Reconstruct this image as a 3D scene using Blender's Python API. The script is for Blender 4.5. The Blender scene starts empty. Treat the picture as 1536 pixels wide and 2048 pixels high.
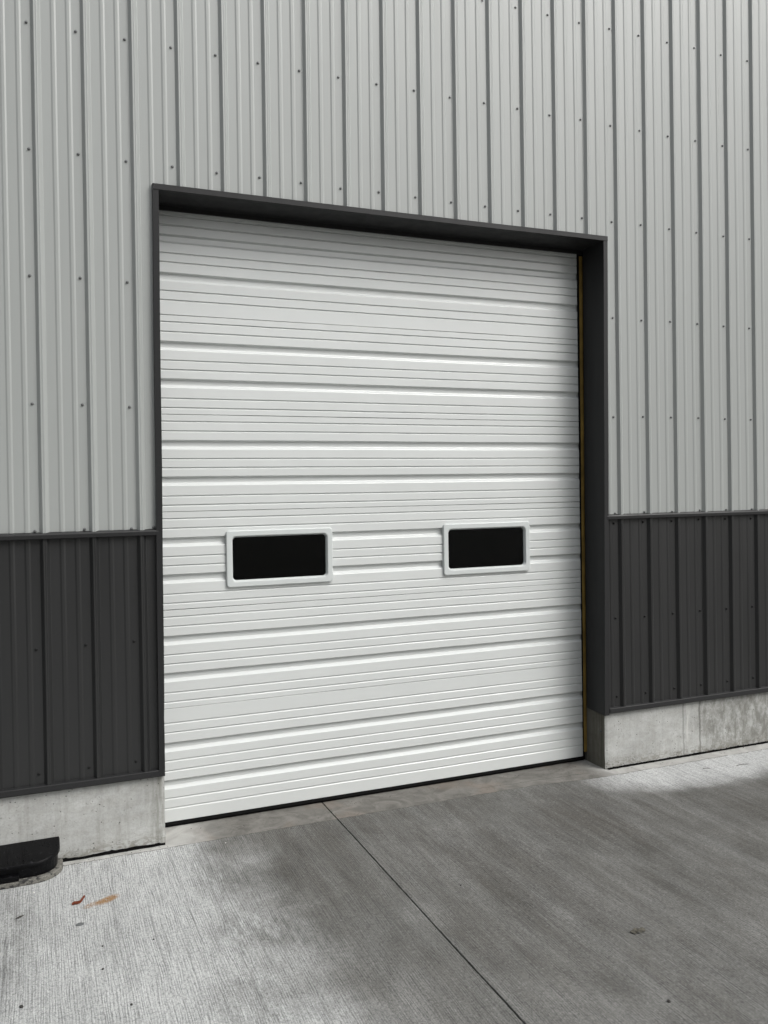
import bpy, bmesh, math, random
from mathutils import Vector, noise as mn
random.seed(7)
R = math.radians
scene = bpy.context.scene
col = scene.collection
S = 0.2286                      # rib pitch of the siding (9 in)
XL, XR, ZTOP = -6.0, 11.0, 6.4  # extent of the building front
D = 0.215                       # depth of the door face behind the siding pan

# ---------------------------------------------------------------- node helpers
class N:
    def __init__(self, name):
        self.m = bpy.data.materials.new(name); self.m.use_nodes = True
        self.t = self.m.node_tree; self.b = self.t.nodes['Principled BSDF']
        self.out = self.t.nodes['Material Output']
        self.co = self.t.nodes.new('ShaderNodeTexCoord').outputs['Object']
    def link(self, a, b): self.t.links.new(a, b)
    def new(self, k): return self.t.nodes.new(k)
    def put(self, sock, v):
        if isinstance(v, bpy.types.NodeSocket): self.link(v, sock)
        else: sock.default_value = v
    def scale(self, s, off=(0, 0, 0), co=None):
        n = self.new('ShaderNodeMapping'); self.link(co or self.co, n.inputs[0])
        n.inputs['Scale'].default_value = s; n.inputs['Location'].default_value = off
        return n.outputs[0]
    def noise(self, s, detail=4, rough=.55, vec=None, dist=0):
        n = self.new('ShaderNodeTexNoise')
        if isinstance(s, tuple): self.link(self.scale(s, co=vec), n.inputs['Vector']); n.inputs['Scale'].default_value = 1
        else: self.link(vec or self.co, n.inputs['Vector']); n.inputs['Scale'].default_value = s
        n.inputs['Detail'].default_value = detail; n.inputs['Roughness'].default_value = rough
        n.inputs['Distortion'].default_value = dist
        return n.outputs['Fac']
    def vor(self, s, feature='F1', vec=None):
        n = self.new('ShaderNodeTexVoronoi'); n.feature = feature
        self.link(vec or self.co, n.inputs['Vector']); n.inputs['Scale'].default_value = s
        return n.outputs['Distance']
    def math(self, op, a, b=0.0, c=None, clamp=False):
        n = self.new('ShaderNodeMath'); n.operation = op; n.use_clamp = clamp
        self.put(n.inputs[0], a); self.put(n.inputs[1], b)
        if c is not None: self.put(n.inputs[2], c)
        return n.outputs[0]
    def ss(self, v, a, b, lo=0.0, hi=1.0):      # smoothstep map
        n = self.new('ShaderNodeMapRange'); n.interpolation_type = 'SMOOTHSTEP'
        self.put(n.inputs[0], v)
        for i, x in enumerate((a, b, lo, hi)): n.inputs[1+i].default_value = x
        return n.outputs[0]
    def lin(self, v, a, b, lo=0.0, hi=1.0):
        n = self.new('ShaderNodeMapRange'); self.put(n.inputs[0], v)
        for i, x in enumerate((a, b, lo, hi)): n.inputs[1+i].default_value = x
        return n.outputs[0]
    def mix(self, f, a, b, mode='MIX'):
        n = self.new('ShaderNodeMix'); n.data_type = 'RGBA'; n.blend_type = mode
        self.put(n.inputs[0], f)
        for s, v in ((n.inputs[6], a), (n.inputs[7], b)):
            if isinstance(v, (int, float)): v = (v, v, v, 1)
            elif isinstance(v, tuple) and len(v) == 3: v = (*v, 1)
            self.put(s, v)
        return n.outputs[2]
    def xyz(self):
        n = self.new('ShaderNodeSeparateXYZ'); self.link(self.co, n.inputs[0]); return n.outputs
    def bump(self, h, strength=.3, dist=.002, normal=None):
        n = self.new('ShaderNodeBump'); self.link(h, n.inputs['Height'])
        n.inputs['Strength'].default_value = strength; n.inputs['Distance'].default_value = dist
        if normal is not None: self.link(normal, n.inputs['Normal'])
        return n.outputs[0]
    def set(self, **k):
        names = dict(color='Base Color', rough='Roughness', metal='Metallic', normal='Normal', spec='Specular IOR Level', coat='Coat Weight', crough='Coat Roughness')
        for a, v in k.items():
            if isinstance(v, tuple) and len(v) == 3: v = (*v, 1)
            self.put(self.b.inputs[names[a]], v)
        return self.m

def painted(name, c, rough, spec=.5, dirt=.06, orange=.25, wav=.3, metal=0, streaks=1.0):
    """coil-coated sheet steel: fine embossed grain, faint oil canning, faint grime"""
    n = N(name)
    g = n.noise(900, 2); w = n.noise((5, 5, 1.3), 2)
    d = n.noise((9, 9, .9), 5, .6)
    streak = n.noise((60, 60, 1.1), 3, .6)
    cc = n.mix(n.lin(d, .3, .75, 0, dirt), c, tuple(x*.55 for x in c))
    cc = n.mix(n.lin(streak, .5, .8, 0, dirt*streaks), cc, tuple(x*.7 for x in c))
    nb = n.bump(w, wav, .004); nb = n.bump(g, orange, .0004, nb)
    return n.set(color=cc, rough=n.lin(d, .3, .7, rough-.3*dirt, rough+.5*dirt), spec=spec, normal=nb, metal=metal)

M = {}
M['siding'] = painted('light_grey_siding', (.325, .341, .331), .42, .65, .07, .2, .3, .03)
M['dark_siding'] = painted('charcoal_siding', (.0185, .0190, .0192), .38, .5, .2)
M['trim'] = painted('charcoal_trim', (.018, .0184, .019), .48, .3, .2)
M['door'] = painted('white_door_steel', (.625, .648, .638), .28, 1.0, .02, .3, .3, 0, .3)
M['window_frame'] = painted('pale_frame_plastic', (.57, .602, .593), .45, .4, .1, .4, .15)

def flat(name, c, rough=.7, spec=.3, var=.25, sc=40):
    n = N(name); v = n.noise(sc, 4)
    return n.set(color=n.mix(n.lin(v, .3, .7, 0, 1), tuple(x*(1-var) for x in c), tuple(x*(1+var) for x in c)), rough=rough, spec=spec, normal=n.bump(v, .2, .001))
M['rubber'] = flat('black_rubber', (.004, .004, .004), .8, .1)
M['void'] = flat('dark_interior', (.02, .02, .02), .95, .05)
M['gap_shade'] = flat('black_gap_shade', (.006, .006, .006), .95, .05)  # darkness of open gaps, put into the colour
M['yellow'] = flat('ochre_seal_strip', (.19, .125, .03), .7, .2, .3, 9)
M['black_plastic'] = None
M['leaf'] = flat('rust_red_leaf', (.12, .026, .009), .6, .3, .4, 90)
M['dark_leaf'] = flat('dead_dark_leaf', (.045, .042, .036), .8, .2, .4, 90)
M['grey_leaf'] = flat('dry_grey_leaf', (.085, .08, .065), .8, .2, .4, 60)
M['pebble'] = flat('dark_pebble', (.05, .048, .045), .8, .2, .4, 120)
M['white'] = flat('pale_chip', (.7, .7, .68), .7, .2, .1, 60)
M['twig'] = flat('dry_twig', (.06, .05, .04), .85, .1, .3, 80)
M['olive'] = flat('reflection_block_olive', (.06, .06, .048), .6, .2, .2, 3)  # only for the added block behind the viewer
M['gum'] = flat('grey_disc', (.12, .125, .125), .7, .3, .2, 80)

n = N('screw_metal'); M['screw'] = n.set(color=(.19, .195, .195), rough=.35, metal=.6)
n = N('screw_dark'); M['screw_dark'] = n.set(color=(.006, .006, .006), rough=.5, spec=.3)

# black plastic, scuffed
n = N('scuffed_black_plastic')
sc = n.noise((30, 8, 60), 6, .7, dist=1.5); sp = n.vor(160)
cc = n.mix(n.ss(sc, .60, .68), (.0025, .0025, .003), (.03, .03, .034))
cc = n.mix(n.math('MULTIPLY', n.ss(sp, .12, .05), n.ss(n.noise(14), .52, .6)), cc, (.16, .16, .155))
M['black_plastic'] = n.set(color=cc, rough=n.lin(sc, .3, .7, .22, .42), spec=.14, normal=n.bump(n.noise(300, 2), .15, .0006))
n = N('gritty_paver'); v = n.noise(260, 5, .7); w = n.noise(30, 4)
cc = n.mix(n.lin(v, .3, .7), (.07, .067, .06), (.24, .235, .21)); cc = n.mix(n.ss(w, .5, .62), cc, .035)
M['paver'] = n.set(color=cc, rough=.95, spec=.15, normal=n.bump(v, .6, .002))

# glass
n = N('dark_window_glass')
tr = n.new('ShaderNodeBsdfTransparent'); tr.inputs[0].default_value = (.16, .17, .165, 1)
gl = n.new('ShaderNodeBsdfGlossy'); gl.inputs['Roughness'].default_value = .04; gl.inputs[0].default_value = (.5, .52, .52, 1)
fr = n.new('ShaderNodeFresnel'); fr.inputs[0].default_value = 1.5
mx = n.new('ShaderNodeMixShader'); n.link(fr.outputs[0], mx.inputs[0]); n.link(tr.outputs[0], mx.inputs[1]); n.link(gl.outputs[0], mx.inputs[2])
n.link(mx.outputs[0], n.out.inputs[0]); M['glass'] = n.m

# cast concrete of the foundation
n = N('cast_concrete')
x, y, z = n.xyz()
big = n.noise((3, 3, 5), 6, .62, dist=.3); fine = n.noise(130, 5, .65); mid = n.noise((14, 14, 22), 6, .65, dist=.6)
cc = n.mix(n.lin(big, .32, .68), (.36, .366, .355), (.52, .53, .516))
cc = n.mix(n.lin(mid, .38, .72, 0, .55), cc, (.29, .285, .26))
cc = n.mix(n.lin(fine, .42, .62, 0, .2), cc, (.17, .17, .155))
ver = n.noise((34, 34, 3), 6, .7); cc = n.mix(n.lin(ver, .48, .68, 0, .3), cc, (.19, .187, .165))
grn = n.noise(60, 5, .75); cc = n.mix(n.ss(grn, .60, .68, 0, .55), cc, (.12, .118, .1))
# dirtier, rain-streaked weathering on the second pour, right of the form joint, and at the wall end
right = n.math('MULTIPLY', n.ss(n.math('ADD', x, n.lin(n.noise(5), .3, .7, -.12, .12)), 4.02, 4.2), n.ss(n.noise((16, 16, 9), 9, .78, dist=.15), .36, .62))
cc = n.mix(n.math('MULTIPLY', right, .75), cc, (.13, .128, .11))
edge = n.math('MULTIPLY', n.ss(n.math('ABSOLUTE', n.math('SUBTRACT', x, .545)), .07, .0), n.ss(n.noise((50, 50, 6), 4), .35, .6))
cc = n.mix(n.math('MULTIPLY', edge, .5), cc, (.15, .15, .125))
for jx in (3.94, 4.08):
    l = n.ss(n.math('ABSOLUTE', n.math('SUBTRACT', n.math('ADD', x, n.lin(n.noise((1, 1, 9)), .3, .7, -.008, .008)), jx)), .012, .002)
    cc = n.mix(n.math('MULTIPLY', l, .65 if jx > 4 else .4), cc, (.10, .10, .09))
cc = n.mix(n.math('MULTIPLY', n.ss(n.math('ABSOLUTE', n.math('SUBTRACT', x, 3.975)), .03, .0), n.ss(n.noise((30, 30, 5)), .4, .6)), cc, (.5, .5, .48))
foot = n.math('MULTIPLY', n.ss(z, .09, .01), n.ss(n.noise((18, 18, 40), 7, .7, dist=1.6), .47, .56))
cc = n.mix(n.math('MULTIPLY', foot, .6), cc, (.17, .16, .13))
ridge = n.ss(n.math('ABSOLUTE', n.math('SUBTRACT', n.noise((9, 9, 16), 3, .5, dist=1.4), .5)), .012, .002)
cc = n.mix(n.math('MULTIPLY', n.math('MULTIPLY', ridge, n.ss(z, .085, .03)), .5), cc, (.09, .085, .075))
pits = n.math('MULTIPLY', n.ss(n.vor(42), .17, .09), n.ss(n.noise(11), .48, .56))
cc = n.mix(n.math('MULTIPLY', pits, .8), cc, (.06, .06, .055))
nb = n.bump(mid, .3, .004); nb = n.bump(fine, .35, .0015, nb); nb = n.bump(pits, .8, -.003, nb)
M['foundation'] = n.set(color=cc, rough=.88, spec=.25, normal=nb)

n = N('shaded_dirty_jamb_end')  # dirt streaks plus the shade of the end face, both in the colour
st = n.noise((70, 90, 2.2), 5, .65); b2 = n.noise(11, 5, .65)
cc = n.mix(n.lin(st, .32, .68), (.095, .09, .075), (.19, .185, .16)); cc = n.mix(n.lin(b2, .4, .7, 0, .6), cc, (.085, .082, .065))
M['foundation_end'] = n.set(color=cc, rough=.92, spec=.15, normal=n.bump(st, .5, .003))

# broom-finished slab
def slab_material():
    n = N('broomed_concrete'); x, y, z = n.xyz()
    warp = n.lin(n.noise(1.7, 5, .6), .25, .75, -1, 1)
    warp2 = n.lin(n.noise((7, 2.2, 7), 5, .65), .25, .75, -1, 1)
    xw = n.math('ADD', x, n.math('MULTIPLY', warp2, .02))
    co = n.new('ShaderNodeCombineXYZ'); 
    drift = n.lin(n.noise((1.3, .7, 1), 2), .3, .7, -.008, .008)
    n.link(n.math('ADD', x, drift), co.inputs[0]); n.link(y, co.inputs[1])
    bro = n.noise((150, 4.5, 1), 4, .68, vec=co.outputs[0])
    # bristle grooves: regular fine lines, a little wavy, coming and going
    ph = n.math('ADD', n.math('MULTIPLY', n.math('ADD', x, drift), 2*math.pi/.0098), n.math('MULTIPLY', n.noise((16, 2.2, 1), 4, .6), 26))
    wav = n.math('ADD', n.math('MULTIPLY', n.math('SINE', ph), .5), .5)
    wav = n.math('MULTIPLY', n.math('POWER', wav, 2.5), n.lin(n.noise((34, 9, 1), 4, .7, vec=co.outputs[0]), .38, .62, .1, 1.0))
    bro2 = n.noise((75, 2.4, 1), 5, .7, vec=co.outputs[0])           # coarser drags
    rut = n.ss(n.noise((75, .7, 1), 3, .5, vec=co.outputs[0]), .61, .67)
    fine = n.noise(170, 4, .85); blot = n.noise((3.2, 2.0, 1), 8, .68); spk = n.noise(70, 5, .7)
    dry_a, dry_b = (.50, .513, .503), (.68, .695, .684)
    dry = n.mix(n.lin(blot, .3, .7), dry_a, dry_b)
    wet = n.mix(n.lin(blot, .3, .7), (.078, .074, .063), (.128, .122, .107))
    # damp stained area: from the doorway outwards
    a = n.ss(n.math('ADD', n.math('ADD', x, n.math('MULTIPLY', y, .06)), n.math('MULTIPLY', warp, .20)), .62, 1.08)
    # dry light patch in front of the right foundation
    e = n.math('ADD', n.math('ADD', y, n.math('MULTIPLY', n.math('SUBTRACT', x, 3.3), .10)), n.math('MULTIPLY', warp, .13))
    pr = n.math('MULTIPLY', n.ss(e, -.50, -.20), n.ss(n.math('ADD', x, n.math('MULTIPLY', warp2, .06)), 2.95, 3.45))
    damp = n.math('SUBTRACT', a, n.math('MULTIPLY', pr, 1.0), clamp=True)
    # slightly lighter towards the camera, left of the joint
    li = n.math('MULTIPLY', n.ss(n.math('ADD', y, n.math('MULTIPLY', warp, .2)), -.7, -1.7), n.ss(x, 1.6, 1.1))
    damp = n.math('SUBTRACT', damp, n.math('MULTIPLY', li, .08), clamp=True)
    damp = n.math('SUBTRACT', damp, n.math('MULTIPLY', n.ss(y, -.9, -2.6), .10), clamp=True)
    damp = n.math('MULTIPLY', damp, n.lin(n.noise((2.4, 1.1, 1), 7, .7, dist=.4), .3, .7, .8, 1.05), clamp=True)
    damp = n.math('MULTIPLY', damp, n.lin(n.noise((9, .45, 1), 5, .65, vec=co.outputs[0]), .35, .68, 1.03, .85), clamp=True)
    cc = n.mix(damp, dry, wet)
    cc = n.mix(n.math('MULTIPLY', pr, .35), cc, (.80, .81, .80))
    # dark blotches on the left, where something leaked
    for (bx, by, rx, ry, k) in ((.80, -.52, .17, .19, .95), (.78, -1.0, .18, .2, .9), (.97, -1.12, .16, .14, .9), (-.16, -.62, .12, .5, .65), (.70, -1.45, .16, .24, .75), (1.3, -.75, .12, .5, .5)):
        dx = n.math('DIVIDE', n.math('SUBTRACT', x, bx), rx); dy = n.math('DIVIDE', n.math('SUBTRACT', y, by), ry)
        r2 = n.math('ADD', n.math('MULTIPLY', dx, dx), n.math('MULTIPLY', dy, dy))
        f = n.math('MULTIPLY', n.ss(r2, 1.8, .0), n.ss(n.noise((22, 6, 1), 8, .82), .36, .60))
        cc = n.mix(n.math('MULTIPLY', f, k*.62), cc, (.14, .14, .128))
    # scattered small dark freckles
    fr = n.math('MULTIPLY', n.ss(n.noise((55, 30, 1), 3, .6), .68, .74), .6)
    cc = n.mix(fr, cc, n.mix(.55, cc, .05))
    cc = n.mix(n.lin(bro, .42, .62, 0, .42), cc, n.mix(.55, cc, 0.03))
    cc = n.mix(n.math('MULTIPLY', wav, .75), cc, n.mix(.6, cc, 0.03))
    cc = n.mix(n.lin(bro2, .50, .66, 0, .3), cc, n.mix(.5, cc, 0.04))
    cc = n.mix(n.math('MULTIPLY', rut, .45), cc, n.mix(.55, cc, 0.04))
    cc = n.mix(n.lin(fine, .42, .62, 0, .75), cc, n.mix(.62, cc, 0.02))
    cc = n.mix(n.lin(spk, .54, .70, 0, .42), cc, n.mix(.32, cc, .62))
    spd = n.noise((95, 60, 1), 4, .8)
    cc = n.mix(n.lin(spd, .48, .64, 0, .8), cc, n.mix(.55, cc, .02))
    # trowelled margin along the building (threshold in the doorway and strip before the foundation)
    yw = n.math('ADD', y, n.math('ADD', n.math('MULTIPLY', warp2, .008), n.math('MULTIPLY', n.lin(n.noise(40, 3), .3, .7, -1, 1), .004)))
    door_l = n.ss(x, 2.6, 3.3, -.052, -.105)
    margin = n.math('GREATER_THAN', yw, door_l)
    marb = n.noise(5, 7, .6, dist=2.2)
    inner = n.math('MULTIPLY', n.ss(n.math('ADD', x, n.math('MULTIPLY', warp, .12)), .62, .98), n.ss(x, 3.40, 3.15))
    tro = n.mix(n.lin(marb, .3, .7), (.30, .298, .28), (.46, .46, .44))
    trw = n.mix(n.lin(marb, .32, .68), (.10, .096, .086), (.19, .183, .167))
    trw = n.mix(n.ss(n.noise(2.3, 3), .5, .62, 0, .35), trw, (.20, .155, .12))
    vein = n.ss(n.math('ABSOLUTE', n.math('SUBTRACT', n.noise(6, 4, .5, dist=2.6), .5)), .014, .002)
    trw = n.mix(n.math('MULTIPLY', vein, .4), trw, (.06, .055, .048))
    tr = n.mix(inner, tro, trw); tr = n.mix(n.lin(fine, .4, .7, 0, .25), tr, n.mix(.4, tr, .04))
    cc = n.mix(margin, cc, tr)
    ln = n.ss(n.math('ABSOLUTE', n.math('SUBTRACT', yw, door_l)), .005, .001)
    cc = n.mix(n.math('MULTIPLY', ln, n.ss(n.noise(13, 3), .36, .5, .25, .75)), cc, (.06, .058, .05))
    # hairline cracks and a patched spot in the right part of the threshold
    ln2 = n.math('ABSOLUTE', n.math('SUBTRACT', n.math('ADD', y, n.math('ADD', n.math('MULTIPLY', warp2, .018), n.math('MULTIPLY', n.noise(22, 4), .02))), n.lin(x, 2.2, 3.3, .07, -.005)))
    ln2 = n.math('MULTIPLY', n.ss(ln2, .004, .0008), n.math('MULTIPLY', n.ss(x, 2.25, 2.6), n.ss(x, 3.25, 3.1)))
    cc = n.mix(n.math('MULTIPLY', ln2, .7), cc, (.05, .05, .045))
    # orange crumbly stain beside the leaf
    for (bx, by, rx, ry, t) in ((.252, -.500, .056, .034, .40), (.186, -.520, .042, .024, .46)):
        dx = n.math('DIVIDE', n.math('SUBTRACT', x, bx), rx); dy = n.math('DIVIDE', n.math('SUBTRACT', n.math('SUBTRACT', y, by), n.math('MULTIPLY', n.math('SUBTRACT', x, bx), .45)), ry)
        r2 = n.math('ADD', n.math('MULTIPLY', dx, dx), n.math('MULTIPLY', dy, dy))
        f = n.math('MULTIPLY', n.ss(r2, 1.3, .15), n.ss(n.noise((60, 130, 1), 5, .75, dist=2.2), t, t+.07))
        cc = n.mix(n.math('MULTIPLY', f, .92), cc, (.25, .125, .03))
    h = n.math('ADD', n.math('SUBTRACT', n.math('MULTIPLY', bro, .35), n.math('MULTIPLY', wav, .35)), n.math('ADD', n.math('MULTIPLY', bro2, .5), n.math('MULTIPLY', fine, .45)))
    h = n.math('MULTIPLY', h, n.lin(margin, 0, 1, 1, .12))
    nb = n.bump(h, .8, .003)
    return n.set(color=cc, rough=n.lin(damp, 0, 1, .92, .72), spec=.3, normal=nb)
M['slab'] = slab_material()
n = N('asphalt'); v = n.noise(60, 6, .7); M['asphalt'] = n.set(color=n.mix(n.lin(v, .3, .7), (.05, .048, .042), (.11, .106, .092)), rough=.9, normal=n.bump(v, .5, .005))

# ---------------------------------------------------------------- object helpers
def tag(o, label=None, cat=None, group=None, kind=None):
    if label: o['label'] = label
    if cat: o['category'] = cat
    if group: o['group'] = group
    if kind: o['kind'] = kind
    return o
def mesh(name, vs, fs, mat, parent=None, smooth=False, loc=(0, 0, 0), recalc=False):
    me = bpy.data.meshes.new(name); me.from_pydata([tuple(v) for v in vs], [], fs)
    if recalc:
        bm = bmesh.new(); bm.from_mesh(me); bmesh.ops.recalc_face_normals(bm, faces=bm.faces); bm.to_mesh(me); bm.free()
    if smooth: me.polygons.foreach_set('use_smooth', [True]*len(me.polygons))
    for m in (mat if isinstance(mat, list) else [mat]): me.materials.append(m)
    o = bpy.data.objects.new(name, me); col.objects.link(o); o.location = loc
    if parent: o.parent = parent
    return o
def empty(name, loc=(0, 0, 0)):
    o = bpy.data.objects.new(name, None); col.objects.link(o); o.location = loc; return o
class MB:
    def __init__(s): s.v = []; s.f = []
    def box(s, x0, x1, y0, y1, z0, z1):
        k = len(s.v); s.v += [(x0,y0,z0),(x1,y0,z0),(x1,y1,z0),(x0,y1,z0),(x0,y0,z1),(x1,y0,z1),(x1,y1,z1),(x0,y1,z1)]
        s.f += [tuple(k+i for i in q) for q in ((0,3,2,1),(4,5,6,7),(0,1,5,4),(1,2,6,5),(2,3,7,6),(3,0,4,7))]; return s
    def extr(s, prof, axis_pts):
        """sweep an open profile list through several stations; axis_pts: list of functions giving the placed point"""
        k = len(s.v); n_ = len(prof)
        for fn in axis_pts: s.v += [fn(p) for p in prof]
        for a in range(len(axis_pts)-1):
            for i in range(n_-1):
                s.f.append((k+a*n_+i, k+a*n_+i+1, k+(a+1)*n_+i+1, k+(a+1)*n_+i))
        return s
    def build(s, name, mat, parent=None, **k): return mesh(name, s.v, s.f, mat, parent, **k)
def bevel(o, w=.002, seg=2):
    m = o.modifiers.new('bevel', 'BEVEL'); m.width = w; m.segments = seg; m.limit_method = 'ANGLE'; m.angle_limit = R(40); return o
def fn(a, b=0, c=0): return mn.noise(Vector((a, b, c)))

# ---------------------------------------------------------------- the building
B = tag(empty('warehouse_building', (0, 0, 0)), 'metal warehouse with light grey siding over charcoal wainscot and a white overhead door', 'building')

def rib_profile(lap=False):
    """(x, depth) of one pitch, starting at the rib's left foot; depth < 0 is towards the viewer"""
    r = .0012
    p = [(0, 0), (.0145, -.0165), (.0165, -.0175), (.022, -.0168), (.028, -.0175), (.031, -.0165), (.0445, -.0008), (.048, 0)]
    if lap: p = [(-.004, 0), (-.0037, -.0018)]+[(x, d-.0018) for x, d in p]+[(.0560, -.0018), (.0563, 0)]
    for c in (.104, .174):
        p += [(c-.0145, 0), (c-.0065, -.0028), (c+.0055, -.0028), (c+.0135, 0)]
    return p
def siding(name, x0, x1, zfun, mat, opening=None, shear=0):
    xs = []
    i = math.floor(x0/S)-1
    while i*S < x1+S:
        xs += [(i*S+a, d) for a, d in rib_profile(i % 4 == 2)]; i += 1
    def at(x):
        for (xa, da), (xb, db) in zip(xs, xs[1:]):
            if xa <= x <= xb: return da+(db-da)*(x-xa)/(xb-xa)
    mb = MB()
    for (a, b, z0, z1) in zfun:
        pts = [(a, at(a))]+[p for p in xs if a < p[0] < b]+[(b, at(b))]
        prof = [(x, d) for x, d in pts]
        nz = max(1, int((z1-z0)/.2))
        mb.extr(prof, [(lambda p, z=z0+(z1-z0)*k/nz: (p[0]+fn(p[0]*.9, z*.6, 3)*.003, p[1]+fn(p[0]*2.6, z*.9)*.0016+fn(p[0]*9, z*2.4, 8)*.0005, z)) for k in range(nz+1)])
    return mb.build(name, mat, B)
OL, OR, OT = .575, 3.332, 3.368
up = siding('wall_siding', XL, XR, [(XL, OL, 1.604, ZTOP), (OL, OR, OT, ZTOP), (OR, XR, 1.604, ZTOP)], M['siding'])
tag(up, 'light grey ribbed metal siding')
lo = siding('wainscot_siding', XL, XR, [(XL, OL-.012, .372, 1.60), (OR-.012, XR, .372, 1.60)], M['dark_siding'])
tag(lo, 'charcoal ribbed metal siding below the cap strip')

# screws: hex head on a washer
def screw_mesh(name, mat):
    mb = MB()
    def ring(r, y, n_=12, ph=0): 
        k = len(mb.v); mb.v += [(r*math.cos(ph+2*math.pi*i/n_), y, r*math.sin(ph+2*math.pi*i/n_)) for i in range(n_)]; return list(range(k, k+n_))
    rs = [ring(.0074, 0), ring(.0074, -.0018), ring(.0060, -.0030), ring(.0047, -.0032), ring(.0047, -.0074), ring(.0036, -.0084)]
    for a, b in zip(rs, rs[1:]):
        for i in range(12): mb.f.append((a[i], a[(i+1) % 12], b[(i+1) % 12], b[i]))
    mb.f.append(tuple(rs[-1])); 
    me = bpy.data.meshes.new(name); me.from_pydata(mb.v, [], mb.f); me.materials.append(mat)
    bm = bmesh.new(); bm.from_mesh(me); bmesh.ops.recalc_face_normals(bm, faces=bm.faces); bm.to_mesh(me); bm.free()
    return me
sm, smd = screw_mesh('screw', M['screw']), screw_mesh('screw_dark', M['screw_dark'])
def screws(me, parent, z, idx, dx=-.017):
    for i in idx:
        o = bpy.data.objects.new('screw', me); col.objects.link(o); o.parent = parent
        o.location = (i*S+dx+random.uniform(-.003, .003), -.0003, z+random.uniform(-.004, .004)); o.rotation_euler = (0, random.uniform(0, 6), 0)
screws(sm, up, 4.709, range(11, 21)); screws(sm, up, 4.098, range(0, 21)); screws(sm, up, 3.487, range(0, 21))
screws(sm, up, 2.876, [0, 1, 2]+list(range(15, 21)), -.022); screws(sm, up, 2.247, [0, 1, 2]+list(range(15, 21)), -.022)
screws(sm, up, 1.632, [0, 1, 2]+list(range(15, 21)), -.022)
screws(smd, lo, 1.568, range(15, 21), -.03); screws(smd, lo, 1.058, [0, 1, 2], -.022); screws(smd, lo, .957, range(15, 21), -.027)
screws(smd, lo, .443, [0, 1, 2], -.022); screws(smd, lo, .460, range(15, 21), -.022)
o = bpy.data.objects.new('screw', sm); col.objects.link(o); o.parent = up; o.location = (.542, 0, 1.634)

def strip_x(name, prof, x0, x1, mat, step=.35, wob=.0009):
    """profile in (y, z) swept along x, with small hand-fitted wobble"""
    n_ = max(2, int((x1-x0)/step)); mb = MB(); sd = random.uniform(0, 90)
    def f(k):
        x = x0+(x1-x0)*k/n_; w = fn(x*1.7+sd)*wob*2; w2 = fn(x*2.3+sd, 5)*wob*2
        return lambda p: (x, p[0]+w, p[1]+w2)
    mb.extr(prof, [f(k) for k in range(n_+1)])
    k = len(mb.v); L_ = len(prof)
    mb.f += [tuple(range(L_)), tuple(range(k-1, k-1-L_, -1))]
    return bevel(mb.build(name, mat, B, recalc=True), .0012, 2)
cap = [(.004, 1.590), (-.027, 1.594), (-.0275, 1.612), (-.0235, 1.619), (.004, 1.626), (.004, 1.590)]
for a, b in ((XL, OL-.012), (OR-.004, XR)): strip_x('wainscot_cap', cap, a, b, M['trim'])
base = [(.003, .395), (-.023, .391), (-.0245, .389), (-.026, .364), (-.022, .359), (.003, .362), (.003, .395)]
for a, b in ((XL, OL-.014), (OR+.002, XR)): strip_x('base_flashing', base, a, b, M['trim'])

# door surround: two jamb trims and a header, folded sheet
def jamb(x_face0, x_face1, inner_sign, z0, z1, lean_out, lean_in):
    """prof from wall to face to jamb return; inner_sign +1: return is on the right side of the face"""
    mb = MB(); nz = 30
    def f(k):
        z = z0+(z1-z0)*k/nz; t = (z1-z)/(z1-z0)
        xo = x_face0+lean_out*t + fn(z*1.1, 3)*.002; xi = x_face1+lean_in*t + fn(z*1.3, 9)*.003
        if inner_sign > 0 and abs(z-.63) < .06: xi -= .004*(1-abs(z-.63)/.06)
        return [(xo, .004, z), (xo, -.0255, z), (xi, -.0265, z), ((xi+.004 if inner_sign > 0 else 3.322-.014*t), .19, z), (xi+.03*inner_sign*-1, .19, z)]
    for k in range(nz+1): mb.v += f(k)
    for k in range(nz):
        for i in range(4): mb.f.append((k*5+i, k*5+i+1, (k+1)*5+i+1, (k+1)*5+i))
    o = mb.build('door_jamb_trim', M['trim'], B); s = o.modifiers.new('t', 'SOLIDIFY'); s.thickness = .0012; s.offset = 0
    return o
jamb(.563, .593, 1, .360, OT-.014, -.018, -.019)
jamb(3.357, 3.328, -1, .352, OT-.014, -.031, -.035)
mb = MB(); prof = [(.004, 3.384), (-.0285, 3.382), (-.0290, 3.352), (-.012, 3.3525), (.195, 3.346), (.195, 3.322), (.205, 3.322), (.205, 3.392), (.004, 3.392)]
nst = 14
def hf(k):
    x = .5625+(3.3575-.5625)*k/nst
    w = fn(x*1.5, 7)*.0022-.0028*(4*(k/nst)*(1-k/nst))
    return lambda p: (x, p[0], p[1]+w)
mb.extr(prof, [hf(k) for k in range(nst+1)])
bevel(mb.build('door_header_trim', M['trim'], B, recalc=True), .001, 1)

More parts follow.
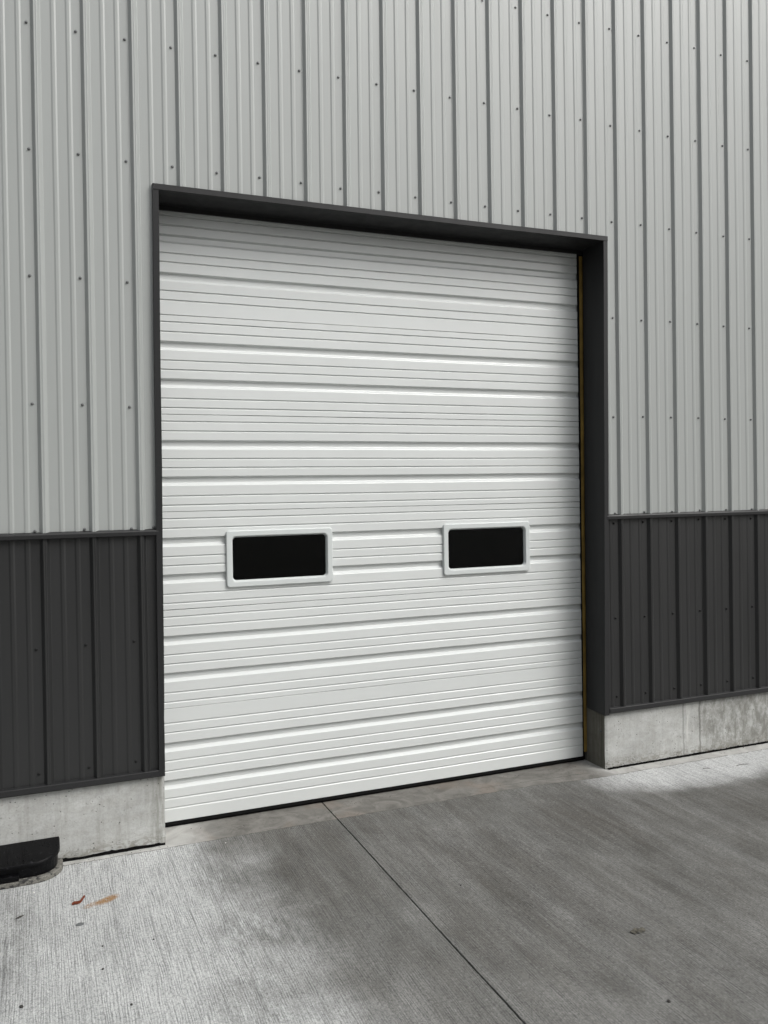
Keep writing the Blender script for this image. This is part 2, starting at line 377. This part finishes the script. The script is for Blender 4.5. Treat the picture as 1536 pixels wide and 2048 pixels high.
# foundation walls with worn arrises
def foundation(x0, x1, end):
    mb = MB(); nx = int((x1-x0)/.02) if (x1-x0) < 8 else 400
    xs = [x0+(x1-x0)*i/nx for i in range(nx+1)]; zs = [-.25, .012, .04, .08, .14, .2, .26, .32, .362]
    def p(x, z):
        e = abs(x-end); wob = fn(x*7, z*9)*.0018+fn(x*40, z*40)*.0007
        foot = .006*max(0, fn(x*11, 2))*(1 if z < .03 else 0)
        return (x + (fn(z*60, 4)*.003 if e < 1e-6 else 0), .004+wob+foot+(.004 if e < 1e-6 else 0), z)
    for z in zs: mb.v += [p(x, z) for x in xs]
    w = len(xs)
    for j in range(len(zs)-1):
        for i in range(nx): mb.f.append((j*w+i, j*w+i+1, (j+1)*w+i+1, (j+1)*w+i))
    k = len(mb.v); ei = 0 if abs(xs[0]-end) < 1e-6 else nx
    for j, z in enumerate(zs):
        a = mb.v[j*w+ei]; mb.v += [(a[0], .012, z), (end+fn(z*20, 1)*.001, .19, z), (end, .36, z)]
    f_mat = []
    nf = len(mb.f)
    for j in range(len(zs)-1):
        r0 = [j*w+ei, k+j*3, k+j*3+1, k+j*3+2]; r1 = [(j+1)*w+ei, k+j*3+3, k+j*3+4, k+j*3+5]
        for i in range(3): mb.f.append((r0[i], r0[i+1], r1[i+1], r1[i]))
    # top
    t = (len(zs)-1)*w; k2 = len(mb.v); mb.v += [(x0, .36, .362), (x1, .36, .362)]
    mb.f.append(tuple([t+i for i in range(w)]+[k2+1, k2]))
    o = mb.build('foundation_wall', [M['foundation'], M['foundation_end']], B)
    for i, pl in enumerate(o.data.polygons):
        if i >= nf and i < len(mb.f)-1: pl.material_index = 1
    return o
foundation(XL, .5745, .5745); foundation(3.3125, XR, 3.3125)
# a galvanised nail left in the concrete end
o = mesh('form_tie', sm.vertices and [v.co[:] for v in sm.vertices], [tuple(p.vertices) for p in sm.polygons], M['screw'], B)
o.location = (3.3115, .045, .235); o.rotation_euler = (0, 0, -math.pi/2)

# black ragged strip painting the shade of the open crack under the foundation
def gap_shade(x0, x1, seed, hmax):
    mb = MB(); n_ = int((x1-x0)/.006)
    for i in range(n_+1):
        x = x0+(x1-x0)*i/n_; t = min(1, (x-x0)/.03, (x1-x)/.03)
        h = .006+max(0, fn(x*9, seed)*.6+.25)*hmax*t+max(0, fn(x*60, seed+3))*.006
        d = .009+abs(fn(x*14, seed+7))*.006+max(0, fn(x*70, seed+9))*.003
        mb.v += [(x, -.002-d, .0012), (x, -.0035, .0035), (x, -.0026+fn(x*7)*.0005, h), (x, .006, h)]
    for i in range(n_):
        for j in range(3): mb.f.append((i*4+j, (i+1)*4+j, (i+1)*4+j+1, i*4+j+1))
    return mb.build('gap_shade_strip', M['gap_shade'], B)
gap_shade(-.6, .572, 1.3, .018); gap_shade(3.325, 6.0, 5.1, .007)

# rest of the shell (seen only from elsewhere)
mb = MB(); mb.box(XL-.05, XR+.05, -.12, 12.1, ZTOP, ZTOP+.15); mb.build('roof', M['trim'], B)
mb = MB(); mb.box(XL, XL+.1, .003, 12, -.05, ZTOP-.002); mb.build('side_wall', M['siding'], B)
mb = MB(); mb.box(XR-.1, XR, .003, 12, -.05, ZTOP-.002); mb.build('side_wall', M['siding'], B)
mb = MB(); mb.box(XL+.1, XR-.1, 11.9, 12, -.05, ZTOP-.002); mb.build('rear_wall', M['siding'], B)
mb = MB(); mb.box(XL+.1, XR-.1, .40, 11.9, -.06, -.002); mb.build('interior_floor', M['void'], B)

# ---------------------------------------------------------------- the overhead door
door = empty('overhead_door', (0, 0, 0)); door.parent = B
tag(door, 'white ribbed sectional overhead door with two small dark windows')
DX0, DX1 = .585, 3.291
WIN = [(.954, 1.574, 1.2755, 1.591), (2.288, 2.901, 1.2715, 1.588)]
def major(zc):      # zc: upper edge of the recess, returns (z, depth) going down
    return [(zc+.0022, 0), (zc+.0010, .0008), (zc-.0060, .0176), (zc-.0075, .0184), (zc-.0325, .0184), (zc-.0345, .0176), (zc-.0475, .0008), (zc-.0495, 0)]
def minor(zc):
    return [(zc+.0014, 0), (zc-.0008, .0066), (zc-.0024, .0072), (zc-.0088, .0006), (zc-.0096, 0)]
def section_rows(zt, zb, minors, majors):
    rows = [(zt-.0012, .011), (zt-.0014, .0016), (zt-.0028, 0)]
    ev = sorted([(z, 'n') for z in minors]+[(z, 'j') for z in majors], reverse=True)
    for z, k in ev: rows += major(z) if k == 'j' else minor(z)
    return rows+[(zb+.0026, 0), (zb+.0012, .0016), (zb+.001, .011)]
def door_section(zt, zb, minors, majors, seed, holes=()):
    rows = section_rows(zt, zb, minors, majors)
    xs = set([DX0, DX1]); x = DX0
    while x < DX1: xs.add(round(x, 4)); x += .045
    for (a, b, c, d) in holes: xs |= {a+.02, b-.02}
    xs = sorted(xs)
    if holes:
        hz0, hz1 = holes[0][2]+.02, holes[0][3]-.02
        def dep(z):
            for (za, da), (zb_, db) in zip(rows, rows[1:]):
                if za >= z >= zb_: return da+(db-da)*(za-z)/(za-zb_+1e-9)
            return 0
        rows = sorted(rows+[(hz0, dep(hz0)), (hz1, dep(hz1))], key=lambda r: -r[0])
    mb = MB(); w = len(xs)
    for j, (z, d) in enumerate(rows):
        edge = j < 3 or j >= len(rows)-3
        for x in xs:
            a = 0 if edge else 1
            wy = fn(x*1.9, z*2.2, seed)*.0016+fn(x*5.5, z*9, seed+4)*.0008+fn(x*16, z*26, seed)*.00035
            wz = (fn(x*1.1, seed*3.1, z*3)*.0012+fn(x*4.5, z*31, seed)*.0007)*a + fn(x*.9, seed)*.001
            mb.v.append((x+(max(0, d-.002)*1.0 if x == xs[-1] else 0), D+d+wy, z+wz))
    for j in range(len(rows)-1):
        for i in range(w-1):
            cx, cz = (xs[i]+xs[i+1])/2, (rows[j][0]+rows[j+1][0])/2
            if any(a+.02 < cx < b-.02 and hz0 < cz < hz1 for (a, b, _, _) in holes): continue
            mb.f.append((j*w+i, (j+1)*w+i, (j+1)*w+i+1, j*w+i+1))
    o = mb.build('door_section', M['door'], door)
    s = o.modifiers.new('t', 'SOLIDIFY'); s.thickness = .0015; s.offset = -1
    return o
# joints and groove heights read off the door
J = [3.40, 2.767, 2.230, 1.703, 1.173, .640, .026]
door_section(J[0], J[1], [3.305, 3.253, 3.102, 3.053, 2.899-.051+.001, 2.899], [3.200, 2.994], 1.1)
off_n = [.035, .087, .240, .290, .445, .495]; off_m = [.141, .341]
def std(zt, zb, s, holes=()):
    k = (zt-zb)/.533
    door_section(zt, zb, [zt-a*k for a in off_n], [zt-a*k for a in off_m], s, holes)
std(J[1], J[2], 2.3); std(J[2], J[3], 3.7); std(J[3], J[4], 4.9, WIN); std(J[4], J[5], 6.2)
door_section(J[5], J[6], [.563, .512, .361, .307, .157, .104], [.455, .253], 7.7)
tag(door.children[0], None)

# windows: moulded frame and pane
def rrect(x0, x1, z0, z1, r, n_=6):
    pts = []
    for cx, cz, a in ((x1-r, z1-r, 0), (x0+r, z1-r, 90), (x0+r, z0+r, 180), (x1-r, z0+r, 270)):
        for i in range(n_+1):
            t = R(a+90*i/n_); pts.append((cx+r*math.cos(t), cz+r*math.sin(t)))
    return pts
for (a, b, c, d) in WIN:
    mb = MB()
    rings = [(0, .016, .018), (0, -.008, .018), (.0015, -.0125, .0175), (.005, -.0145, .016), (.028, -.0145, .024), (.031, -.0135, .024), (.037, -.003, .022), (.0385, .004, .021), (.0385, .016, .021)]
    for ins, y, r in rings: mb.v += [(x, D+y, z) for x, z in rrect(a+ins, b-ins, c+ins, d-ins, r)]
    w = 28
    for j in range(len(rings)-1):
        for i in range(w): mb.f.append((j*w+i, j*w+(i+1) % w, (j+1)*w+(i+1) % w, (j+1)*w+i))
    mb.build('window_frame', M['window_frame'], door, recalc=True)
    mb = MB(); mb.box(a+.034, b-.034, D+.008, D+.012, c+.034, d-.034); mb.build('window_pane', M['glass'], door)
# bottom seal, side seal and the ochre strip beside it
mb = MB(); nb_ = 60
for i in range(nb_+1):
    x = DX0+.01+(DX1+.012-DX0-.01)*i/nb_; w = fn(x*3)*.0015
    mb.v += [(x, D+.006, .032), (x, D+.004+w, .028), (x, D-.004+w, .016), (x, D-.003+w, .004), (x, D+.03, .0015), (x, D+.045, .02), (x, D+.045, .034)]
for i in range(nb_):
    for j in range(6): mb.f.append((i*7+j, i*7+j+1, (i+1)*7+j+1, (i+1)*7+j))
mb.build('bottom_seal', M['rubber'], door, smooth=True)
mb = MB(); nz = 120
for i in range(nz+1):
    z = .005+3.31*i/nz
    w = fn(z*2.2, 11)*.006
    u = z/3.31; mb.v += [(3.3150, .252, z), (3.2922, .2170, z), (3.2905+.008*u+w*.3, .204, z), (3.294+.010*u+w*.4, .214, z), (3.322, .228, z)]
for i in range(nz):
    for j in range(4): mb.f.append((i*5+j, i*5+j+1, (i+1)*5+j+1, (i+1)*5+j))
mb.build('side_seal', M['rubber'], B, smooth=True)
mb = MB()
for i in range(nz+1):
    z = .06+3.25*i/nz
    w = fn(z*2.1, 21)*.014+fn(z*5.6, 25)*.006
    t = max(0, (.25-z)/.25)
    u = z/3.31; mb.v += [(3.2915+.010*u+w*.2, .2035, z), (3.302+.012*u+w-.006*t, .1965+w*.3, z), (3.318+.012*u+w-.010*t, .199, z), (3.325+.01*u+w, .2065, z)]
for i in range(nz):
    for j in range(3): mb.f.append((i*4+j, i*4+j+1, (i+1)*4+j+1, (i+1)*4+j))
mb.build('seal_backing_strip', M['yellow'], B, smooth=True)
MB().box(3.303, 3.40, .229, .33, .002, 3.39).build('door_track', M['rubber'], B); MB().box(.50, .583, .229, .33, .002, 3.39).build('door_track', M['rubber'], B)

# ---------------------------------------------------------------- ground
tag(mesh('ground', [(-120, -150, -.014), (120, -150, -.014), (120, 150, -.014), (-120, 150, -.014)], [(0, 1, 2, 3)], M['asphalt']), kind='structure')
mb = MB(); mb.box(-6, 9, -6.5, .41, -.012, -.010)
tag(mb.build('ground_bed', M['gap_shade']), kind='structure')
def slab(name, x0, x1, y0, y1, rag0, rag1):
    n_ = int((y1-y0)/.012); vs = []; fs = []
    for i in range(n_+1):
        y = y0+(y1-y0)*i/n_
        a = x0+(fn(y*1.1, 4)*.008+fn(y*30, 31)*.0016+fn(y*90, 8)*.0009 if rag0 else 0); b = x1+(fn(y*1.1, 4)*.008+fn(y*34, 3)*.0016+fn(y*80, 6)*.0009 if rag1 else 0)
        vs += [(a, y, -.0095), (a, y, -.003), (a+.0018, y, 0), (b-.0018, y, 0), (b, y, -.003), (b, y, -.0095)]
    for i in range(n_):
        for j in range(5): fs.append((i*6+j, i*6+j+1, (i+1)*6+j+1, (i+1)*6+j))
    return tag(mesh(name, vs, fs, M['slab']), kind='structure')
slab('pavement', -5.9, 1.4875, -6.4, .40, False, True)
slab('pavement', 1.4925, 8.9, -6.4, .40, True, False)

# ---------------------------------------------------------------- bait box on the ground at the left
bx = tag(empty('pest_bait_box', (0, 0, 0)), 'low black plastic box with curved front on gritty grey base, against the foundation', 'bait box')
def outline(x0, x1, yb, yf, r, ins=0):
    """plan of the box: straight back, rounded front corners"""
    x0 += ins; x1 -= ins; yf += ins; r = max(.01, r-ins); pts = [(x0, yb), ]
    for i in range(9):
        t = R(180+90*i/8); pts.append((x0+r+r*math.cos(t), yf+r*1.0+r*math.sin(t)))
    for i in range(9):
        t = R(270+90*i/8); pts.append((x1-r+r*math.cos(t), yf+r+r*math.sin(t)))
    pts.append((x1, yb)); return pts
def loft(name, rings, mat, parent, cap0=True):
    mb = MB(); w = len(rings[0])
    for r_ in rings: mb.v += r_
    for j in range(len(rings)-1):
        for i in range(w): mb.f.append((j*w+i, j*w+(i+1) % w, (j+1)*w+(i+1) % w, (j+1)*w+i))
    mb.f.append(tuple(range((len(rings)-1)*w, len(rings)*w))); mb.f.append(tuple(range(w-1, -1, -1)))
    return mb.build(name, mat, parent, recalc=True)
def P3(pts, z): return [(x, y, z(x, y) if callable(z) else z) for x, y in pts]
X0, X1, YB, YF, RR = -.42, .078, -.012, -.205, .135
bevel(loft('base', [P3(outline(X0, X1, YB, YF, RR), .001), P3(outline(X0, X1, YB, YF, RR), .022), P3(outline(X0, X1, YB, YF, RR, .003), .0255)], M['paver'], bx), .002)
lidz = lambda x, y: .088+(y-YF)*.22
body = loft('body', [P3(outline(X0, X1, YB, YF, RR, .024), .0255), P3(outline(X0, X1, YB, YF, RR, .021), .0805)], M['black_plastic'], bx)
bevel(body, .003)
ch = lambda ins, k: [(x, y, k(x, y)) for x, y in outline(X0, X1, YB, YF, RR, ins)]
bevel(loft('lid', [ch(.012, lambda x, y: .076+(y-YF)*.12), ch(.012, lambda x, y: .083+(y-YF)*.2), ch(.014, lambda x, y: .0885+(y-YF)*.21), ch(.017, lambda x, y: .0905+(y-YF)*.22)], M['black_plastic'], bx), .002)
# moulded ridges on the lid and the entrance foot below
for xa in (-.165, -.095):
    mb = MB(); k = 0
    mb.v += [(xa-.004, -.165, lidz(0, -.165)-.004), (xa+.004, -.165, lidz(0, -.165)-.004), (xa+.004, -.06, lidz(0, -.06)-.004), (xa-.004, -.06, lidz(0, -.06)-.004),
             (xa-.002, -.163, lidz(0, -.163)+.007), (xa+.002, -.163, lidz(0, -.163)+.007), (xa+.002, -.062, lidz(0, -.062)+.007), (xa-.002, -.062, lidz(0, -.062)+.007)]
    mb.f += [tuple(k+i for i in q) for q in ((4,5,6,7),(0,1,5,4),(1,2,6,5),(2,3,7,6),(3,0,4,7))]
    mb.build('lid_rib', M['black_plastic'], bx, recalc=True)
bevel(MB().box(-.30, -.115, -.206, -.17, .0257, .052).build('entrance_lip', M['black_plastic'], bx), .004)

# ---------------------------------------------------------------- litter on the slab
def leaf_strip(name, pts, widths, mat, loc, rz, thick=.0008, curl=.003):
    """ribbon-like curled leaf: pts (x, z) along its length"""
    vs = []; fs = []
    for (x, z), w in zip(pts, widths):
        vs += [(x, -w, z+curl), (x, -w*.4, z+.0005), (x, w*.4, z), (x, w, z+curl*.8)]
    for i in range(len(pts)-1):
        for j in range(3): fs.append((i*4+j, (i+1)*4+j, (i+1)*4+j+1, i*4+j+1))
    o = mesh(name, vs, fs, mat, smooth=True, loc=loc); o.rotation_euler = (0, 0, rz)
    s = o.modifiers.new('t', 'SOLIDIFY'); s.thickness = thick
    return o
o = mesh('dead_leaf', *(lambda: (
    [(-.026,-.008,.001),(-.026,.003,.002),(-.018,-.010,.003),(-.018,.005,.005),(-.006,-.009,.002),(-.006,.005,.004),(.004,-.006,.0015),(.003,.005,.004),(.013,.006,.003),(.010,.013,.007),(.024,.024,.004),(.021,.029,.009),(-.018,-.002,.0015),(-.006,-.002,.001)],
    [(0,2,12,1),(1,12,3),(2,4,13,12),(12,13,5,3),(4,6,7,13),(13,7,5),(6,8,9,7),(8,10,11,9)]))(), M['leaf'], loc=(.134, -.480, .0012)); o.scale = (1.15, 1.5, 1.3)
s = o.modifiers.new('t', 'SOLIDIFY'); s.thickness = .0012
tag(o, 'curled rust red leaf lying on pale concrete beside the orange stain', 'leaf')
o = mesh('dead_leaf', [(-.022,-.004,.001),(-.008,-.010,.003),(.006,-.006,.002),(.024,-.001,.004),(.010,.006,.002),(-.006,.005,.001),(0,-.001,.006)], [(0,1,6),(1,2,6),(2,3,6),(3,4,6),(4,5,6),(5,0,6)], M['dark_leaf'], loc=(-.107, -.512, .001))
o.rotation_euler = (0, 0, .35); tag(o, 'narrow blackened leaf fragment near the left edge in front of the bait box', 'leaf')
vs = [(.017*math.cos(t*.45)*(1+.12*math.sin(t*2.1)), .014*math.sin(t*.45), .0) for t in range(14)]
mb = MB(); mb.v = [(x, y, .0006) for x, y, _ in vs]+[(x*.93, y*.93, .0022) for x, y, _ in vs]; mb.f = [tuple(range(14, 28))]+[(i, (i+1) % 14, 14+(i+1) % 14, 14+i) for i in range(14)]
o = mb.build('chewing_gum', M['gum'], loc=(.129, -.681, 0)); tag(o, 'flat dark grey round blob pressed onto the concrete below the red leaf', 'gum')
rv = random.Random(3)
vs = []; fs = []
for i in range(5):
    for j in range(4): vs.append((-.024+i*.012+rv.uniform(-.003, .003), -.018+j*.012+rv.uniform(-.003, .003)-i*.002, .002+rv.uniform(0, .009)))
for i in range(4):
    for j in range(3):
        if (i, j) not in ((0, 0), (3, 2), (2, 0)): fs.append((i*4+j, (i+1)*4+j, (i+1)*4+j+1, i*4+j+1))
o = mesh('crumpled_leaf', vs, fs, M['grey_leaf'], loc=(2.218, -1.669, .001)); s = o.modifiers.new('t', 'SOLIDIFY'); s.thickness = .0008
o.rotation_euler = (0, 0, .5)
tag(o, 'crumpled grey brown leaf on the damp concrete right of the joint', 'leaf')
def pebble(loc, r, mat, label, cat='pebble', flatn=.55, seed=1):
    bm = bmesh.new(); bmesh.ops.create_icosphere(bm, subdivisions=2, radius=1)
    for v in bm.verts:
        k = 1+.28*mn.noise(v.co*1.4+Vector((seed, 0, 0))); v.co = Vector((v.co.x*r*k, v.co.y*r*k*.8, v.co.z*r*k*flatn))
    me = bpy.data.meshes.new('pebble'); bm.to_mesh(me); bm.free(); me.materials.append(mat)
    o = bpy.data.objects.new('pebble', me); col.objects.link(o); o.location = (loc[0], loc[1], r*flatn*.75); o.rotation_euler = (0, 0, seed)
    return tag(o, label, cat)
pebble((2.015, -2.091), .0075, M['pebble'], 'dark pebble right of the joint near the bottom edge', seed=1)
pebble((-.089, -1.207), .0085, M['pebble'], 'dark grey pebble near the bottom left corner of the slab', seed=2)
pebble((-.053, -.297), .0055, M['white'], 'tiny white chip in front of the black bait box', 'chip', seed=3)
pebble((.194, -1.073), .0055, M['pebble'], 'small dark crumb on pale concrete, middle of the three below the red leaf', seed=4)
pebble((.272, -1.349), .0055, M['pebble'], 'small brown crumb on pale concrete, nearest the bottom edge left of the joint', seed=5)
pebble((.40, -.93), .004, M['pebble'], 'tiny black crumb on pale concrete, rightmost of the crumbs below the stain', seed=6)
pebble((.205, -.90), .0042, M['pebble'], 'tiny dark crumb on pale concrete, closest crumb below the grey gum blob', seed=7)
pebble((.86, -.115), .0035, M['white'], 'tiny white grain on the slab just outside the door left part', 'chip', seed=8)
pebble((1.75, -1.02), .0038, M['pebble'], 'tiny black crumb on the damp slab, just right of the joint', seed=9)
def twig(pts, r, loc, label):
    mb = MB()
    for i, p in enumerate(pts):
        for k in range(5):
            t = 2*math.pi*k/5; mb.v.append((p[0]+r*.3*math.cos(t), p[1]+r*math.cos(t), p[2]+r*math.sin(t)+r))
    for i in range(len(pts)-1):
        for k in range(5): mb.f.append((i*5+k, i*5+(k+1) % 5, (i+1)*5+(k+1) % 5, (i+1)*5+k))
    return tag(mb.build('twig', M['twig'], loc=loc), label, 'twig')
twig([(-.045, -.004, 0), (-.015, .003, .001), (.02, .002, .001), (.05, -.008, 0)], .0013, (4.15, -.285, 0), 'thin dry twig lying on the pale slab before the right foundation')
twig([(-.02, .008, 0), (0, 0, .001), (.018, -.01, 0)], .0013, (3.90, -.245, 0), 'short dark twig left of the longer one before the right foundation')
twig([(0, 0, 0), (.004, -.004, .012), (.002, -.006, .026)], .002, (4.42, -.03, 0), 'short weed stalk standing at the foot of the right foundation')
# weed tuft growing out of the gap by the form joint
mb = MB(); rv = random.Random(5)
for q in range(26):
    a = rv.uniform(-1.2, 1.2); h = rv.uniform(.008, .03); x = rv.uniform(-.015, .015); k = len(mb.v)
    mb.v += [(x-.0015, 0, 0), (x+.0015, 0, 0), (x+h*math.sin(a), rv.uniform(-.012, .0), h*math.cos(a))]; mb.f.append((k, k+1, k+2))
tag(mb.build('weed_tuft', M['twig'], loc=(4.14, -.008, .002)), 'small dark weed tuft in the gap under the right foundation', 'weed')

# loose grit: too many grains to count, most of it against the wall foot and in the joint
rv = random.Random(11); mb = MB()
def grain(x, y, r):
    k = len(mb.v); a = rv.uniform(0, 6)
    for i in range(4): mb.v.append((x+r*math.cos(a+i*1.57)*rv.uniform(.6, 1.3), y+r*math.sin(a+i*1.57)*rv.uniform(.6, 1.3), .0002))
    mb.v.append((x, y, r*rv.uniform(.7, 1.2)))
    mb.f += [(k, k+1, k+4), (k+1, k+2, k+4), (k+2, k+3, k+4), (k+3, k, k+4)]
for _ in range(170):
    y = -.05-2.2*rv.random()**1.3; grain(rv.uniform(-.4, 4.9), y, rv.uniform(.0010, .0026))
for _ in range(150):
    x = rv.choice((rv.uniform(.08, .58), rv.uniform(3.3, 5.0), rv.uniform(.6, 3.3)))
    grain(x, (.16 if .6 < x < 3.3 else -.012)-abs(rv.gauss(0, .03)), rv.uniform(.0010, .0030))
for _ in range(70):
    y = rv.uniform(-2.3, .2); grain(1.49+fn(y*1.1, 4)*.008+rv.gauss(0, .012), y, rv.uniform(.0010, .0026))
tag(mb.build('grit', M['pebble']), 'scattered dark grit on the concrete', 'grit', kind='stuff')

# unseen building block added behind the viewer for metal and glass to reflect
nbg = tag(empty('added_reflection_block', (-12.5, -11, 0)), 'olive brown building block added unseen behind the viewer for reflections', 'building')
MB().box(-14, 12.5, -10, 0, 0, 8).build('wall', M['olive'], nbg)
MB().box(-14.3, 12.8, -10.3, .3, 8.003, 8.25).build('roof', M['trim'], nbg)

# ---------------------------------------------------------------- light, sky, camera
SUN_AZ, SUN_EL = R(138), R(45)     # azimuth clockwise from +Y (into the wall): light from the front right
w = bpy.data.worlds.new('World'); scene.world = w; w.use_nodes = True
nt = w.node_tree; bg = nt.nodes['Background']
sky = nt.nodes.new('ShaderNodeTexSky'); sky.sky_type = 'NISHITA'; sky.sun_disc = False
sky.sun_elevation = SUN_EL; sky.sun_rotation = SUN_AZ; sky.dust_density = 5; sky.air_density = 1.0; sky.ozone_density = 1
hs = nt.nodes.new('ShaderNodeHueSaturation'); hs.inputs['Saturation'].default_value = .22
nt.links.new(sky.outputs[0], hs.inputs['Color']); tc = nt.nodes.new('ShaderNodeTexCoord'); sx = nt.nodes.new('ShaderNodeSeparateXYZ'); nt.links.new(tc.outputs['Generated'], sx.inputs[0])
# overcast sky: cloud deck about twice as bright overhead as low down
mr = nt.nodes.new('ShaderNodeMapRange'); nt.links.new(sx.outputs[2], mr.inputs[0]); mr.inputs[3].default_value = .62; mr.inputs[4].default_value = 2.1
vm = nt.nodes.new('ShaderNodeVectorMath'); vm.operation = 'SCALE'; nt.links.new(hs.outputs[0], vm.inputs[0]); nt.links.new(mr.outputs[0], vm.inputs['Scale'])
nt.links.new(vm.outputs[0], bg.inputs[0]); bg.inputs[1].default_value = .118
sd = bpy.data.lights.new('sun', 'SUN'); sd.energy = 1.2; sd.angle = R(36); sd.color = (1, .995, .975)
so = bpy.data.objects.new('sun', sd); col.objects.link(so)
dv = Vector((math.sin(SUN_AZ)*math.cos(SUN_EL), math.cos(SUN_AZ)*math.cos(SUN_EL), math.sin(SUN_EL)))
so.rotation_euler = dv.to_track_quat('Z', 'Y').to_euler(); so.location = dv*20

cam = bpy.data.cameras.new('camera'); co = bpy.data.objects.new('camera', cam); col.objects.link(co); scene.camera = co
yaw, pitch, roll, F = .386933412, -.00881182269, -.0151106955, 1700.0
fwd = Vector((math.sin(yaw)*math.cos(pitch), math.cos(yaw)*math.cos(pitch), math.sin(pitch)))
rt = Vector((math.cos(yaw), -math.sin(yaw), 0)); upv = rt.cross(fwd)
r2 = rt*math.cos(roll)+upv*math.sin(roll); u2 = -rt*math.sin(roll)+upv*math.cos(roll)
from mathutils import Matrix
mt = Matrix((r2, u2, -fwd)).transposed().to_4x4(); mt.translation = Vector((-.004825, -4.47075786, 1.82315765))
co.matrix_world = mt
cam.sensor_fit = 'VERTICAL'; cam.sensor_height = 24; cam.lens = F/2048*24
cam.shift_y = -36.07/2048; cam.clip_start = .05; cam.clip_end = 500
vs_ = scene.view_settings; vs_.view_transform = 'Standard'; vs_.look = 'None'; vs_.gamma = 1; vs_.exposure = 0.0
scene.render.engine = 'CYCLES'
